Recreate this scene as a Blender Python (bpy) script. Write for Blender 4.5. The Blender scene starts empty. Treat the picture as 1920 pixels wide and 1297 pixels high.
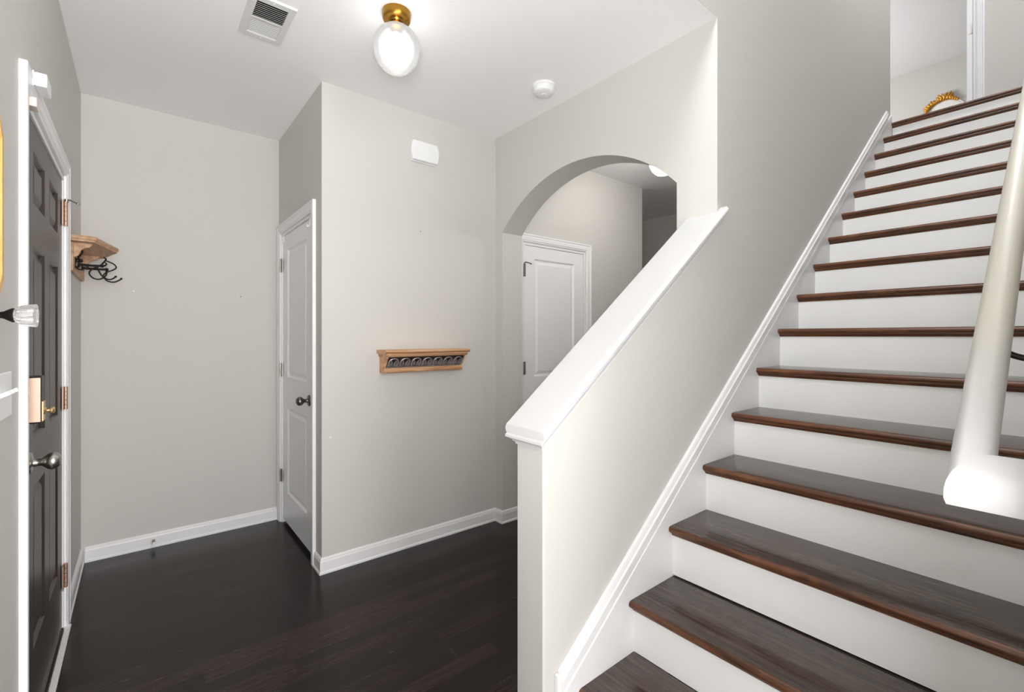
import bpy, bmesh, math, random
from mathutils import Vector, Matrix
random.seed(7)
sc = bpy.context.scene
COL = sc.collection
R = math.radians
PI = math.pi

# ------------------------------------------------------------------ camera
cam_d = bpy.data.cameras.new('camera')
cam = bpy.data.objects.new('camera', cam_d)
COL.objects.link(cam)
cam.location = (0, 0, 1.3197)
cam.rotation_euler = (R(90), 0, R(51.08 - 90))
cam_d.sensor_width = 36
cam_d.lens = 866.03 / 1920 * 36
cam_d.shift_y = -17.84 / 1920
cam_d.clip_start = 0.01
sc.camera = cam

# ------------------------------------------------------------------ world, lights, exposure
sc.view_settings.view_transform = 'Standard'
sc.view_settings.look = 'None'
sc.view_settings.gamma = 1
sc.view_settings.use_curve_mapping = False
sc.view_settings.exposure = 0.06
sc.cycles.use_denoising = True
sc.cycles.max_bounces = 12
sc.cycles.diffuse_bounces = 8
sc.cycles.sample_clamp_indirect = 10
w = bpy.data.worlds.new('sky')
sc.world = w
w.use_nodes = True
bg = w.node_tree.nodes['Background']
sky = w.node_tree.nodes.new('ShaderNodeTexSky')
sky.sky_type = 'HOSEK_WILKIE'
sky.turbidity = 4
sky.sun_direction = (0.3, 0.5, 0.8)
w.node_tree.links.new(sky.outputs[0], bg.inputs[0])
bg.inputs[1].default_value = 1.0


def area(name, loc, aim, sx, sy, power, color=(1, 1, 1), spread=180):
    d = bpy.data.lights.new(name, 'AREA')
    d.shape = 'RECTANGLE'
    d.size, d.size_y = sx, sy
    d.energy = power
    d.color = color
    d.spread = R(spread)
    o = bpy.data.objects.new(name, d)
    COL.objects.link(o)
    o.location = loc
    o.rotation_euler = (Vector(aim) - Vector(loc)).to_track_quat('-Z', 'Y').to_euler()
    return o


# daylight through the living room windows behind the camera and the bedroom
# window upstairs, and an upward fill light standing in for a bounced flash
area('daylight_living_room', (1.3, -3.80, 1.5), (1.0, 3, 1.4), 4.2, 2.0, 265, (1, 0.99, 0.98))
area('daylight_bedroom', (7.8, 3.85, 4.4), (7.6, 0, 4.2), 1.4, 1.2, 82, (1, 1, 1))
area('fill_mid_risers', (-0.20, 0.53, 4.25), (4.0, 0.46, 2.2), 0.70, 1.2, 19, (0.98, 0.99, 1), 80)  # added fill through an unseen high window, narrowed onto the middle risers
area('fill_low_risers', (-0.22, -0.80, 1.35), (3, 0.0, 1.3), 1.0, 1.9, 34, (1, 1, 1))  # added fill through an unseen front window for the lower risers
area('bounce_flash_fill', (-0.10, -0.10, 1.45), (0.45, 1.0, 2.70), 0.35, 0.35, 24, (1, 0.995, 0.985), 155)  # unseen fill aimed up to brighten the entry ceiling
LAMP_FOYER = 0.35
LAMP_HALL = 12.5
FILL_STAIR = 80.0  # unseen lamp added to fill the stairwell with light


# ------------------------------------------------------------------ materials
def lin(c):
    return tuple((v / 255 / 12.92) if v / 255 <= 0.04045 else ((v / 255 + 0.055) / 1.055) ** 2.4 for v in c) + (1,)


def nodes(m):
    nt = m.node_tree
    return nt, nt.nodes, nt.links, nt.nodes['Principled BSDF']


def pm(name, rgb, rough=0.5, metal=0.0, spec=0.5, bump=0.0, bscale=60.0, var=0.0, coat=0.0):
    m = bpy.data.materials.new(name)
    m.use_nodes = True
    nt, N, L, b = nodes(m)
    c = lin(rgb)
    b.inputs['Base Color'].default_value = c
    b.inputs['Roughness'].default_value = rough
    b.inputs['Metallic'].default_value = metal
    b.inputs['Specular IOR Level'].default_value = spec
    b.inputs['Coat Weight'].default_value = coat
    if bump or var:
        g = N.new('ShaderNodeNewGeometry')
        n = N.new('ShaderNodeTexNoise')
        n.inputs['Scale'].default_value = bscale
        n.inputs['Detail'].default_value = 4
        L.new(g.outputs['Position'], n.inputs['Vector'])
        if bump:
            bp = N.new('ShaderNodeBump')
            bp.inputs['Strength'].default_value = bump
            bp.inputs['Distance'].default_value = 0.002
            L.new(n.outputs['Fac'], bp.inputs['Height'])
            L.new(bp.outputs['Normal'], b.inputs['Normal'])
        if var:
            n2 = N.new('ShaderNodeTexNoise')
            n2.inputs['Scale'].default_value = bscale * 0.25
            n2.inputs['Detail'].default_value = 5
            L.new(g.outputs['Position'], n2.inputs['Vector'])
            mx = N.new('ShaderNodeMix')
            mx.data_type = 'RGBA'
            mx.inputs[6].default_value = tuple(v * (1 - var) for v in c[:3]) + (1,)
            mx.inputs[7].default_value = tuple(min(1, v * (1 + var)) for v in c[:3]) + (1,)
            L.new(n2.outputs['Fac'], mx.inputs[0])
            L.new(mx.outputs[2], b.inputs['Base Color'])
    return m


def wood(name, dark, light, axis, rough, stretch=14.0, fine=1.0, wear=None, spec=0.5, coat=0.0):
    """streaky grain running along one world axis"""
    m = bpy.data.materials.new(name)
    m.use_nodes = True
    nt, N, L, b = nodes(m)
    g = N.new('ShaderNodeNewGeometry')
    oi = N.new('ShaderNodeObjectInfo')
    off = N.new('ShaderNodeVectorMath')
    off.operation = 'SCALE'
    off.inputs[3].default_value = 13.0
    cmb = N.new('ShaderNodeCombineXYZ')
    for i in range(3):
        L.new(oi.outputs['Random'], cmb.inputs[i])
    L.new(cmb.outputs[0], off.inputs[0])
    add = N.new('ShaderNodeVectorMath')
    L.new(g.outputs['Position'], add.inputs[0])
    L.new(off.outputs[0], add.inputs[1])
    mp = N.new('ShaderNodeMapping')
    s = [stretch * 5 * fine] * 3
    s[axis] = 4.0 * fine
    mp.inputs['Scale'].default_value = s
    L.new(add.outputs[0], mp.inputs['Vector'])
    n = N.new('ShaderNodeTexNoise')
    n.inputs['Scale'].default_value = 1.0
    n.inputs['Detail'].default_value = 6
    n.inputs['Distortion'].default_value = 0.6
    L.new(mp.outputs[0], n.inputs['Vector'])
    r = N.new('ShaderNodeValToRGB')
    r.color_ramp.elements[0].position = 0.3
    r.color_ramp.elements[0].color = lin(dark)
    r.color_ramp.elements[1].position = 0.72
    r.color_ramp.elements[1].color = lin(light)
    L.new(n.outputs['Fac'], r.inputs[0])
    colout = r.outputs[0]
    if wear:
        n2 = N.new('ShaderNodeTexNoise')
        n2.inputs['Scale'].default_value = 5.0
        n2.inputs['Detail'].default_value = 8
        n2.inputs['Roughness'].default_value = 0.7
        L.new(add.outputs[0], n2.inputs['Vector'])
        r2 = N.new('ShaderNodeValToRGB')
        r2.color_ramp.elements[0].position = 0.5
        r2.color_ramp.elements[1].position = 0.72
        L.new(n2.outputs['Fac'], r2.inputs[0])
        mx = N.new('ShaderNodeMix')
        mx.data_type = 'RGBA'
        mx.inputs[7].default_value = lin(wear)
        L.new(r2.outputs[0], mx.inputs[0])
        L.new(colout, mx.inputs[6])
        colout = mx.outputs[2]
    L.new(colout, b.inputs['Base Color'])
    b.inputs['Roughness'].default_value = rough
    b.inputs['Specular IOR Level'].default_value = spec
    b.inputs['Coat Weight'].default_value = coat
    bp = N.new('ShaderNodeBump')
    bp.inputs['Strength'].default_value = 0.12
    bp.inputs['Distance'].default_value = 0.002
    L.new(n.outputs['Fac'], bp.inputs['Height'])
    L.new(bp.outputs[0], b.inputs['Normal'])
    return m


def plank_floor(name):
    m = bpy.data.materials.new(name)
    m.use_nodes = True
    nt, N, L, b = nodes(m)

    def mth(op, a, bb=None, c=None):
        k = N.new('ShaderNodeMath')
        k.operation = op
        for i, v in enumerate((a, bb, c)):
            if v is None:
                continue
            if isinstance(v, (int, float)):
                k.inputs[i].default_value = v
            else:
                L.new(v, k.inputs[i])
        return k.outputs[0]
    g = N.new('ShaderNodeNewGeometry')
    sep = N.new('ShaderNodeSeparateXYZ')
    L.new(g.outputs['Position'], sep.inputs[0])
    W_, L_ = 0.070, 0.85
    yy = mth('DIVIDE', sep.outputs[1], W_)
    row = mth('FLOOR', yy)
    wn = N.new('ShaderNodeTexWhiteNoise')
    wn.noise_dimensions = '1D'
    L.new(row, wn.inputs['W'])
    xx = mth('ADD', mth('DIVIDE', sep.outputs[0], L_), mth('MULTIPLY', wn.outputs['Value'], 7.3))
    colm = mth('FLOOR', xx)
    wn2 = N.new('ShaderNodeTexWhiteNoise')
    wn2.noise_dimensions = '2D'
    cv = N.new('ShaderNodeCombineXYZ')
    L.new(row, cv.inputs[0])
    L.new(colm, cv.inputs[1])
    L.new(cv.outputs[0], wn2.inputs['Vector'])
    # seams
    fy = mth('FRACT', yy)
    fx = mth('FRACT', xx)
    dy = mth('MULTIPLY', mth('MINIMUM', fy, mth('SUBTRACT', 1.0, fy)), W_)
    dx = mth('MULTIPLY', mth('MINIMUM', fx, mth('SUBTRACT', 1.0, fx)), L_)
    d = mth('MINIMUM', dx, dy)
    seam = mth('LESS_THAN', d, 0.0009)
    # grain
    sv = N.new('ShaderNodeMapping')
    sv.inputs['Scale'].default_value = (5, 85, 20)
    ofs = N.new('ShaderNodeVectorMath')
    L.new(g.outputs['Position'], ofs.inputs[0])
    c3 = N.new('ShaderNodeCombineXYZ')
    L.new(mth('MULTIPLY', wn2.outputs['Value'], 9.0), c3.inputs[0])
    L.new(mth('MULTIPLY', wn2.outputs['Value'], 5.0), c3.inputs[1])
    L.new(c3.outputs[0], ofs.inputs[1])
    L.new(ofs.outputs[0], sv.inputs['Vector'])
    gn = N.new('ShaderNodeTexNoise')
    gn.inputs['Scale'].default_value = 1
    gn.inputs['Detail'].default_value = 6
    gn.inputs['Distortion'].default_value = 1.0
    L.new(sv.outputs[0], gn.inputs['Vector'])
    r = N.new('ShaderNodeValToRGB')
    e = r.color_ramp.elements
    e[0].position, e[0].color = 0.0, lin((25, 20, 19))
    e[1].position, e[1].color = 1.0, lin((66, 46, 42))
    e2 = r.color_ramp.elements.new(0.6)
    e2.color = lin((34, 26, 25))
    tone = mth('ADD', mth('MULTIPLY', wn2.outputs['Value'], 0.62), mth('MULTIPLY', mth('SUBTRACT', gn.outputs['Fac'], 0.3), 0.75))
    L.new(tone, r.inputs[0])
    # scuffs along the seams and specks
    scn = N.new('ShaderNodeTexNoise')
    scn.inputs['Scale'].default_value = 9
    scn.inputs['Detail'].default_value = 7
    scn.inputs['Roughness'].default_value = 0.75
    L.new(g.outputs['Position'], scn.inputs['Vector'])
    worn = mth('MULTIPLY', seam, mth('GREATER_THAN', scn.outputs['Fac'], 0.60))
    vo = N.new('ShaderNodeTexVoronoi')
    vo.inputs['Scale'].default_value = 16
    L.new(g.outputs['Position'], vo.inputs['Vector'])
    speck = mth('MULTIPLY', mth('LESS_THAN', vo.outputs['Distance'], 0.035), mth('GREATER_THAN', scn.outputs['Fac'], 0.55))
    mx = N.new('ShaderNodeMix')
    mx.data_type = 'RGBA'
    L.new(mth('MULTIPLY', seam, 0.45), mx.inputs[0])
    L.new(r.outputs[0], mx.inputs[6])
    mx.inputs[7].default_value = lin((62, 50, 46))
    mx2 = N.new('ShaderNodeMix')
    mx2.data_type = 'RGBA'
    L.new(mth('MULTIPLY', mth('MAXIMUM', worn, speck), 0.42), mx2.inputs[0])
    L.new(mx.outputs[2], mx2.inputs[6])
    mx2.inputs[7].default_value = lin((150, 130, 118))
    L.new(mx2.outputs[2], b.inputs['Base Color'])
    rn = mth('ADD', 0.17, mth('MULTIPLY', gn.outputs['Fac'], 0.14))
    L.new(rn, b.inputs['Roughness'])
    b.inputs['Specular IOR Level'].default_value = 0.28
    bp = N.new('ShaderNodeBump')
    bp.inputs['Strength'].default_value = 0.25
    bp.inputs['Distance'].default_value = 0.0015
    L.new(mth('SUBTRACT', mth('MULTIPLY', gn.outputs['Fac'], 0.2), seam), bp.inputs['Height'])
    L.new(bp.outputs[0], b.inputs['Normal'])
    return m


def rail_paint(name):
    """white paint rubbed and yellowed by hands higher up the rail"""
    m = pm(name, (236, 236, 236), 0.35)
    nt, N, L, b = nodes(m)
    g = N.new('ShaderNodeNewGeometry')
    n = N.new('ShaderNodeTexNoise')
    n.inputs['Scale'].default_value = 9
    n.inputs['Detail'].default_value = 8
    n.inputs['Roughness'].default_value = 0.7
    L.new(g.outputs['Position'], n.inputs['Vector'])
    sep = N.new('ShaderNodeSeparateXYZ')
    L.new(g.outputs['Position'], sep.inputs[0])
    mr = N.new('ShaderNodeMapRange')
    mr.inputs['From Min'].default_value = 1.12
    mr.inputs['From Max'].default_value = 1.42
    L.new(sep.outputs[0], mr.inputs['Value'])
    ad = N.new('ShaderNodeMath')
    ad.operation = 'MULTIPLY_ADD'
    L.new(n.outputs['Fac'], ad.inputs[0])
    ad.inputs[1].default_value = 1.3
    ad.inputs[2].default_value = -0.65
    ad2 = N.new('ShaderNodeMath')
    ad2.use_clamp = True
    L.new(ad.outputs[0], ad2.inputs[0])
    L.new(mr.outputs[0], ad2.inputs[1])
    mx = N.new('ShaderNodeMix')
    mx.data_type = 'RGBA'
    mx.inputs[6].default_value = lin((210, 210, 212))
    mx.inputs[7].default_value = lin((212, 208, 197))
    L.new(ad2.outputs[0], mx.inputs[0])
    L.new(mx.outputs[2], b.inputs['Base Color'])
    return m


def glass_shade(name):
    """frosted glass: part of the light goes straight through, part is scattered"""
    m = bpy.data.materials.new(name)
    m.use_nodes = True
    nt = m.node_tree
    N, L = nt.nodes, nt.links
    N.remove(N['Principled BSDF'])
    out = N['Material Output']
    tr = N.new('ShaderNodeBsdfTransparent')
    tl = N.new('ShaderNodeBsdfTranslucent')
    tl.inputs[0].default_value = (0.95, 0.95, 0.96, 1)
    gl = N.new('ShaderNodeBsdfGlossy')
    gl.inputs[1].default_value = 0.12
    m1 = N.new('ShaderNodeMixShader')
    m1.inputs[0].default_value = 0.30
    L.new(tr.outputs[0], m1.inputs[1])
    L.new(tl.outputs[0], m1.inputs[2])
    m2 = N.new('ShaderNodeMixShader')
    fr = N.new('ShaderNodeFresnel')
    fr.inputs[0].default_value = 1.35
    L.new(fr.outputs[0], m2.inputs[0])
    L.new(m1.outputs[0], m2.inputs[1])
    L.new(gl.outputs[0], m2.inputs[2])
    L.new(m2.outputs[0], out.inputs[0])
    return m


def clear_glass(name, t=0.86):
    m = bpy.data.materials.new(name)
    m.use_nodes = True
    N, L = m.node_tree.nodes, m.node_tree.links
    N.remove(N['Principled BSDF'])
    tr = N.new('ShaderNodeBsdfTransparent')
    gl = N.new('ShaderNodeBsdfGlossy')
    gl.inputs[1].default_value = 0.02
    mx = N.new('ShaderNodeMixShader')
    mx.inputs[0].default_value = 1 - t
    L.new(tr.outputs[0], mx.inputs[1])
    L.new(gl.outputs[0], mx.inputs[2])
    L.new(mx.outputs[0], N['Material Output'].inputs[0])
    return m


def emitter(name, strength, color=(1, 1, 1)):
    m = bpy.data.materials.new(name)
    m.use_nodes = True
    N, L = m.node_tree.nodes, m.node_tree.links
    N.remove(N['Principled BSDF'])
    e = N.new('ShaderNodeEmission')
    e.inputs[0].default_value = tuple(color) + (1,)
    e.inputs[1].default_value = strength
    L.new(e.outputs[0], N['Material Output'].inputs[0])
    return m


M = {}
M['wall'] = pm('greige_wall_paint', (207, 205, 201), 0.62, spec=0.25, bump=0.10, bscale=170, var=0.012)
M['ceiling'] = pm('white_ceiling_paint', (247, 247, 248), 0.85, spec=0.15, bump=0.08, bscale=120)
M['trim'] = pm('white_trim_paint', (238, 238, 240), 0.34, spec=0.4)
M['cap'] = pm('dimmed_cap_paint', (221, 221, 222), 0.36, spec=0.4)  # trim white darkened to offset the strong light on the cap
M['end_board'] = pm('shaded_board_paint', (213, 212, 209), 0.5, spec=0.3)  # white board with its shade put into the colour
M['door_white'] = pm('white_door_paint', (240, 241, 244), 0.33, spec=0.4, bump=0.03, bscale=90)
M['riser'] = pm('white_riser_paint', (232, 232, 231), 0.42, spec=0.35, var=0.02, bscale=24)
M['door_brown'] = wood('dark_brown_door_paint', (47, 38, 35), (70, 58, 54), 2, 0.36, fine=1.2)
M['floor'] = plank_floor('dark_plank_floor')
M['tread'] = wood('dark_oak_tread', (43, 34, 31), (88, 74, 67), 1, 0.22, stretch=15, wear=(64, 42, 33), spec=0.5, coat=0.35)
M['nosing'] = wood('red_brown_oak_nosing', (50, 26, 15), (116, 70, 40), 1, 0.34, stretch=14, wear=(122, 80, 52))
M['pine'] = wood('raw_pine', (176, 136, 104), (212, 176, 142), 1, 0.6, stretch=10)
M['pine_x'] = wood('waxed_pine', (176, 122, 82), (224, 182, 142), 0, 0.5, stretch=10)
M['carved'] = pm('dark_pewter_ground', (58, 46, 44), 0.45, 0.3, var=0.25, bscale=200)
M['carved_hi'] = pm('rubbed_silver_relief', (176, 168, 168), 0.38, 0.55, var=0.3, bscale=260)
M['nickel'] = pm('satin_nickel', (186, 182, 176), 0.28, 1.0)
M['nickel_dark'] = pm('dark_nickel', (120, 116, 114), 0.35, 1.0)
M['copper'] = pm('aged_copper', (190, 158, 138), 0.40, 0.8, var=0.15, bscale=80)
M['rose'] = pm('rose_beige_metal', (216, 184, 164), 0.45, 0.35)
M['bronze'] = pm('dark_bronze', (52, 42, 38), 0.4, 0.6)
M['brass'] = pm('antique_brass', (164, 122, 52), 0.26, 1.0)
M['gold'] = pm('gold_leaf', (206, 150, 62), 0.42, 0.75, bump=0.5, bscale=140, var=0.12)
M['gold_wood'] = wood('gilded_wood', (196, 146, 78), (236, 196, 128), 2, 0.5, stretch=8)
M['iron'] = pm('black_wrought_iron', (26, 22, 22), 0.5, 0.4)
M['plastic'] = pm('white_plastic', (238, 239, 241), 0.35)
M['plastic_warm'] = pm('pinkish_white_plastic', (238, 222, 214), 0.4)
M['crystal'] = None
M['damper'] = pm('grey_damper', (128, 128, 130), 0.5)
M['light_brass'] = pm('polished_light_brass', (212, 180, 138), 0.3, 0.85)
M['carpet'] = pm('bounce_carpet', (224, 222, 218), 0.95, spec=0.1, bump=0.5, bscale=400)  # added pale surface, bounces light up into the entry
M['bulb'] = emitter('glowing_bulb', 2.1, (1.0, 0.98, 0.95))
_n, _l = M['bulb'].node_tree.nodes, M['bulb'].node_tree.links
_a, _t = _n.new('ShaderNodeAddShader'), _n.new('ShaderNodeBsdfTransparent')
_l.new(_n['Emission'].outputs[0], _a.inputs[0])
_l.new(_t.outputs[0], _a.inputs[1])
_l.new(_a.outputs[0], _n['Material Output'].inputs[0])
M['rail'] = rail_paint('hand_rubbed_white_paint')
M['shade'] = glass_shade('frosted_glass')
M['pane'] = clear_glass('window_glass')
M['mirror'] = pm('mirror_silver', (230, 232, 234), 0.03, 1.0)
M['white_face'] = pm('glossy_white_enamel', (244, 243, 240), 0.25)
M['black'] = pm('duct_black', (14, 14, 14), 0.8)
M['vent'] = pm('white_vent_enamel', (222, 222, 222), 0.45)
cr = pm('cut_crystal', (250, 250, 252), 0.04)
cr.node_tree.nodes['Principled BSDF'].inputs['Transmission Weight'].default_value = 0.85
cr.node_tree.nodes['Principled BSDF'].inputs['IOR'].default_value = 1.5
M['crystal'] = cr


# ------------------------------------------------------------------ helpers
def link(o, parent=None, world=False):
    COL.objects.link(o)
    if parent is not None:
        o.parent = parent
        if parent.type == 'EMPTY':
            o.matrix_parent_inverse = Matrix.Translation(-parent.location)
    return o


def tag(o, label=None, cat=None, group=None, kind=None):
    if label:
        o['label'] = label
    if cat:
        o['category'] = cat
    if group:
        o['group'] = group
    if kind:
        o['kind'] = kind
    return o


def obj(name, bm, mats, parent=None, smooth=None, bevel=0.0, seg=2, merge=True):
    if merge:
        bmesh.ops.remove_doubles(bm, verts=bm.verts, dist=1e-6)
    bmesh.ops.recalc_face_normals(bm, faces=bm.faces)
    me = bpy.data.meshes.new(name)
    if smooth:
        for f in bm.faces:
            f.smooth = True
        for e in bm.edges:
            if len(e.link_faces) == 2 and e.calc_face_angle(0) > R(smooth):
                e.smooth = False
    bm.to_mesh(me)
    bm.free()
    for m in (mats if isinstance(mats, (list, tuple)) else [mats]):
        me.materials.append(m)
    o = bpy.data.objects.new(name, me)
    link(o, parent)
    if bevel:
        md = o.modifiers.new('bevel', 'BEVEL')
        md.width = bevel
        md.segments = seg
        md.limit_method = 'ANGLE'
        md.angle_limit = R(35)
        md.harden_normals = False
    return o


def thing(name, loc, label, cat, group=None, kind=None):
    o = bpy.data.objects.new(name, None)
    o.empty_display_size = 0.05
    o.location = loc
    COL.objects.link(o)
    return tag(o, label, cat, group, kind)


def bx(bm, x0, x1, y0, y1, z0, z1, mi=0):
    v = [bm.verts.new((x, y, z)) for x in (x0, x1) for y in (y0, y1) for z in (z0, z1)]
    for a in ((0, 1, 3, 2), (4, 6, 7, 5), (0, 4, 5, 1), (2, 3, 7, 6), (0, 2, 6, 4), (1, 5, 7, 3)):
        f = bm.faces.new([v[i] for i in a])
        f.material_index = mi
    return v


def box(*a):
    bm = bmesh.new()
    bx(bm, *a)
    return bm


def prism(bm, pts, axis, a0, a1, mi=0, mis=None):
    """extrude a closed 2D polygon along a world axis; pts are the other two coords in order"""
    def P(p, a):
        c = list(p)
        c.insert(axis, a)
        return bm.verts.new(c)
    A = [P(p, a0) for p in pts]
    B = [P(p, a1) for p in pts]
    n = len(pts)
    f = bm.faces.new(A)
    f.material_index = mi
    f = bm.faces.new(B[::-1])
    f.material_index = mi
    for i in range(n):
        f = bm.faces.new((A[i], A[(i + 1) % n], B[(i + 1) % n], B[i]))
        f.material_index = mis[i] if mis else mi
    return bm


def lathe(bm, prof, M4=Matrix(), seg=32, mi=0):
    """prof: (r, h) from bottom to top, spun about local z"""
    rings = []
    for r, hh in prof:
        if r < 1e-6:
            rings.append([bm.verts.new(M4 @ Vector((0, 0, hh)))])
        else:
            rings.append([bm.verts.new(M4 @ Vector((r * math.cos(2 * PI * k / seg), r * math.sin(2 * PI * k / seg), hh))) for k in range(seg)])
    for a, b in zip(rings, rings[1:]):
        for k in range(seg):
            k2 = (k + 1) % seg
            if len(a) == 1 and len(b) == 1:
                continue
            if len(a) == 1:
                f = bm.faces.new((a[0], b[k], b[k2]))
            elif len(b) == 1:
                f = bm.faces.new((a[k], a[k2], b[0]))
            else:
                f = bm.faces.new((a[k], a[k2], b[k2], b[k]))
            f.material_index = mi
    return bm


def smooth_path(pts, sub=6):
    pts = [Vector(p) for p in pts]
    out = []
    for i in range(len(pts) - 1):
        p0, p1, p2, p3 = pts[max(i - 1, 0)], pts[i], pts[i + 1], pts[min(i + 2, len(pts) - 1)]
        for k in range(sub):
            t = k / sub
            out.append(0.5 * ((2 * p1) + (p2 - p0) * t + (2 * p0 - 5 * p1 + 4 * p2 - p3) * t * t + (3 * p1 - p0 - 3 * p2 + p3) * t ** 3))
    out.append(pts[-1])
    return out


def tube(bm, pts, r, seg=8, mi=0):
    pts = [Vector(p) for p in pts]
    n = len(pts)
    rr = r if isinstance(r, (list, tuple)) else [r] * n
    up = Vector((0.13, 0.31, 0.94)).normalized()
    rings = []
    for i, p in enumerate(pts):
        t = (pts[min(i + 1, n - 1)] - pts[max(i - 1, 0)]).normalized()
        u = up - t * up.dot(t)
        if u.length < 1e-3:
            u = t.orthogonal()
        u.normalize()
        up = u
        v = t.cross(u)
        rings.append([bm.verts.new(p + (u * math.cos(2 * PI * k / seg) + v * math.sin(2 * PI * k / seg)) * rr[i]) for k in range(seg)])
    for a, b in zip(rings, rings[1:]):
        for k in range(seg):
            f = bm.faces.new((a[k], a[(k + 1) % seg], b[(k + 1) % seg], b[k]))
            f.material_index = mi
    bm.faces.new(rings[0][::-1]).material_index = mi
    bm.faces.new(rings[-1]).material_index = mi
    return bm


def ball(bm, c, r, seg=14, sx=1, sy=1, sz=1, mi=0):
    prof = [(r * math.sin(PI * i / 10), -r * math.cos(PI * i / 10)) for i in range(11)]
    prof[0] = (0, -r)
    prof[-1] = (0, r)
    return lathe(bm, prof, Matrix.Translation(c) @ Matrix.Diagonal((sx, sy, sz, 1)), seg, mi)


def wall_with_holes(bm, axis, a0, a1, u0, u1, z0, z1, holes):
    """solid wall slab (thickness a0..a1 along axis) with rectangular holes (u0,u1,z0,z1)"""
    us = sorted({u0, u1, *[h[0] for h in holes], *[h[1] for h in holes]})
    zs = sorted({z0, z1, *[h[2] for h in holes], *[h[3] for h in holes]})

    def solid(i, j):
        if i < 0 or j < 0 or i >= len(us) - 1 or j >= len(zs) - 1:
            return False
        uc, zc = (us[i] + us[i + 1]) / 2, (zs[j] + zs[j + 1]) / 2
        return not any(h[0] < uc < h[1] and h[2] < zc < h[3] for h in holes)

    def V(a, u, z):
        return bm.verts.new((a, u, z) if axis == 0 else (u, a, z))
    for i in range(len(us) - 1):
        for j in range(len(zs) - 1):
            if not solid(i, j):
                continue
            U0, U1, Z0, Z1 = us[i], us[i + 1], zs[j], zs[j + 1]
            for a in (a0, a1):
                bm.faces.new([V(a, U0, Z0), V(a, U1, Z0), V(a, U1, Z1), V(a, U0, Z1)])
            for di, dj, q in ((-1, 0, ((U0, Z0), (U0, Z1))), (1, 0, ((U1, Z0), (U1, Z1))), (0, -1, ((U0, Z0), (U1, Z0))), (0, 1, ((U0, Z1), (U1, Z1)))):
                if not solid(i + di, j + dj):
                    (ua, za), (ub, zb) = q
                    bm.faces.new([V(a0, ua, za), V(a1, ua, za), V(a1, ub, zb), V(a0, ub, zb)])
    return bm


def structure(name, bm, mats, label, cat, **k):
    return tag(obj(name, bm, mats, **k), label, cat, kind='structure')


# ------------------------------------------------------------------ key dimensions (metres)
XL = -0.264          # entry door wall
YB = 3.673           # back wall of the entry
XC = 0.791           # closet side wall
YC = 2.665           # closet front wall / hall wall plane
XA, XA2 = 2.0, 2.18  # arch wall
YS, YS2 = 1.024, 1.139  # stairwell wall
YR = 0.035           # wall on the right of the stairs
CE = 2.74            # foyer ceiling
RISE, RUN, NX = 0.1943, 0.2538, 1.344
Z2 = 16 * RISE       # upper floor
CE2 = 5.55
XW = 4.918           # upper end of the stairwell wall

# ------------------------------------------------------------------ shell: floors and ceilings
structure('floor', box(-0.45, 5.0, -4.1, 4.7, -0.12, 0.0), M['floor'], 'dark brown narrow plank wood floor of the entry', 'floor')
structure('floor_added_bounce', box(XL, 4.94, -3.98, -0.16, 0.0, 0.012), M['carpet'], 'added pale carpet behind the camera that bounces light into the entry', 'carpet')
bm = bmesh.new()
bx(bm, XW + 0.036, 9.7, -1.1, 4.1, Z2 - 0.30, Z2)
structure('floor_upstairs', bm, M['tread'], 'dark wood floor at the top of the stairs', 'floor')
bm = bmesh.new()
bx(bm, -0.384, 5.0, YS + 0.002, 4.7, CE - 0.0005, CE + 0.12)
structure('ceiling', bm, M['ceiling'], 'flat white ceiling over the entry and hall', 'ceiling')
structure('ceiling_upstairs', box(-0.384, 9.75, -1.2, 4.2, CE2, CE2 + 0.12), M['ceiling'], 'white ceiling over the stairwell and upper rooms', 'ceiling')
structure('ceiling_living_room', box(-0.384, 5.0, -4.1, -0.07, CE, CE + 0.12), M['ceiling'], 'white ceiling of the room behind the stairs', 'ceiling')

# ------------------------------------------------------------------ shell: walls
D1 = (1.965, 2.885, 0.0, 2.035)                      # entry door opening (y0, y1, z0, z1)
bm = wall_with_holes(bmesh.new(), 0, XL - 0.12, XL, -4.1, YB + 0.12, 0, CE2, [D1, (0.15, 0.91, 3.5, 4.9), (-1.35, -0.25, 0.35, 2.35)])
structure('wall_left', bm, M['wall'], 'greige wall holding the dark entry door', 'wall')
structure('wall_back', box(XL, XC + 0.12, YB, YB + 0.12, 0, CE), M['wall'], 'greige wall at the far end behind the coat shelf', 'wall')
D2 = (2.84, 3.60, 0.0, 2.045)
bm = wall_with_holes(bmesh.new(), 0, XC, XC + 0.12, YC + 0.12, YB, 0, CE, [D2])
structure('wall_closet_side', bm, M['wall'], 'shaded greige wall around the white closet door', 'wall')
structure('wall_closet_front', box(XC, XA + 0.18, YC, YC + 0.12, 0, CE), M['wall'], 'greige wall with the carved shelf', 'wall')
D3 = (2.257, 2.951, 0.0, 2.035)
bm = wall_with_holes(bmesh.new(), 1, YC, YC + 0.12, XA + 0.18, 3.758, 0, CE, [D3])
structure('wall_hall', bm, M['wall'], 'greige hall wall seen through the arch', 'wall')
structure('wall_hall_return', box(3.638, 3.758, YC + 0.12, 4.6, 0, CE), M['wall'], 'greige wall turning the corner at the hall end', 'wall')
structure('wall_far_room', box(4.82, 4.94, YS2, 4.7, 0, CE), M['wall'], 'wall of the unlit room at the end of the hall', 'wall')
structure('wall_far_room_back', box(3.638, 4.94, 4.6, 4.72, 0, CE), M['wall'], 'back wall of the unlit room', 'wall')
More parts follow.
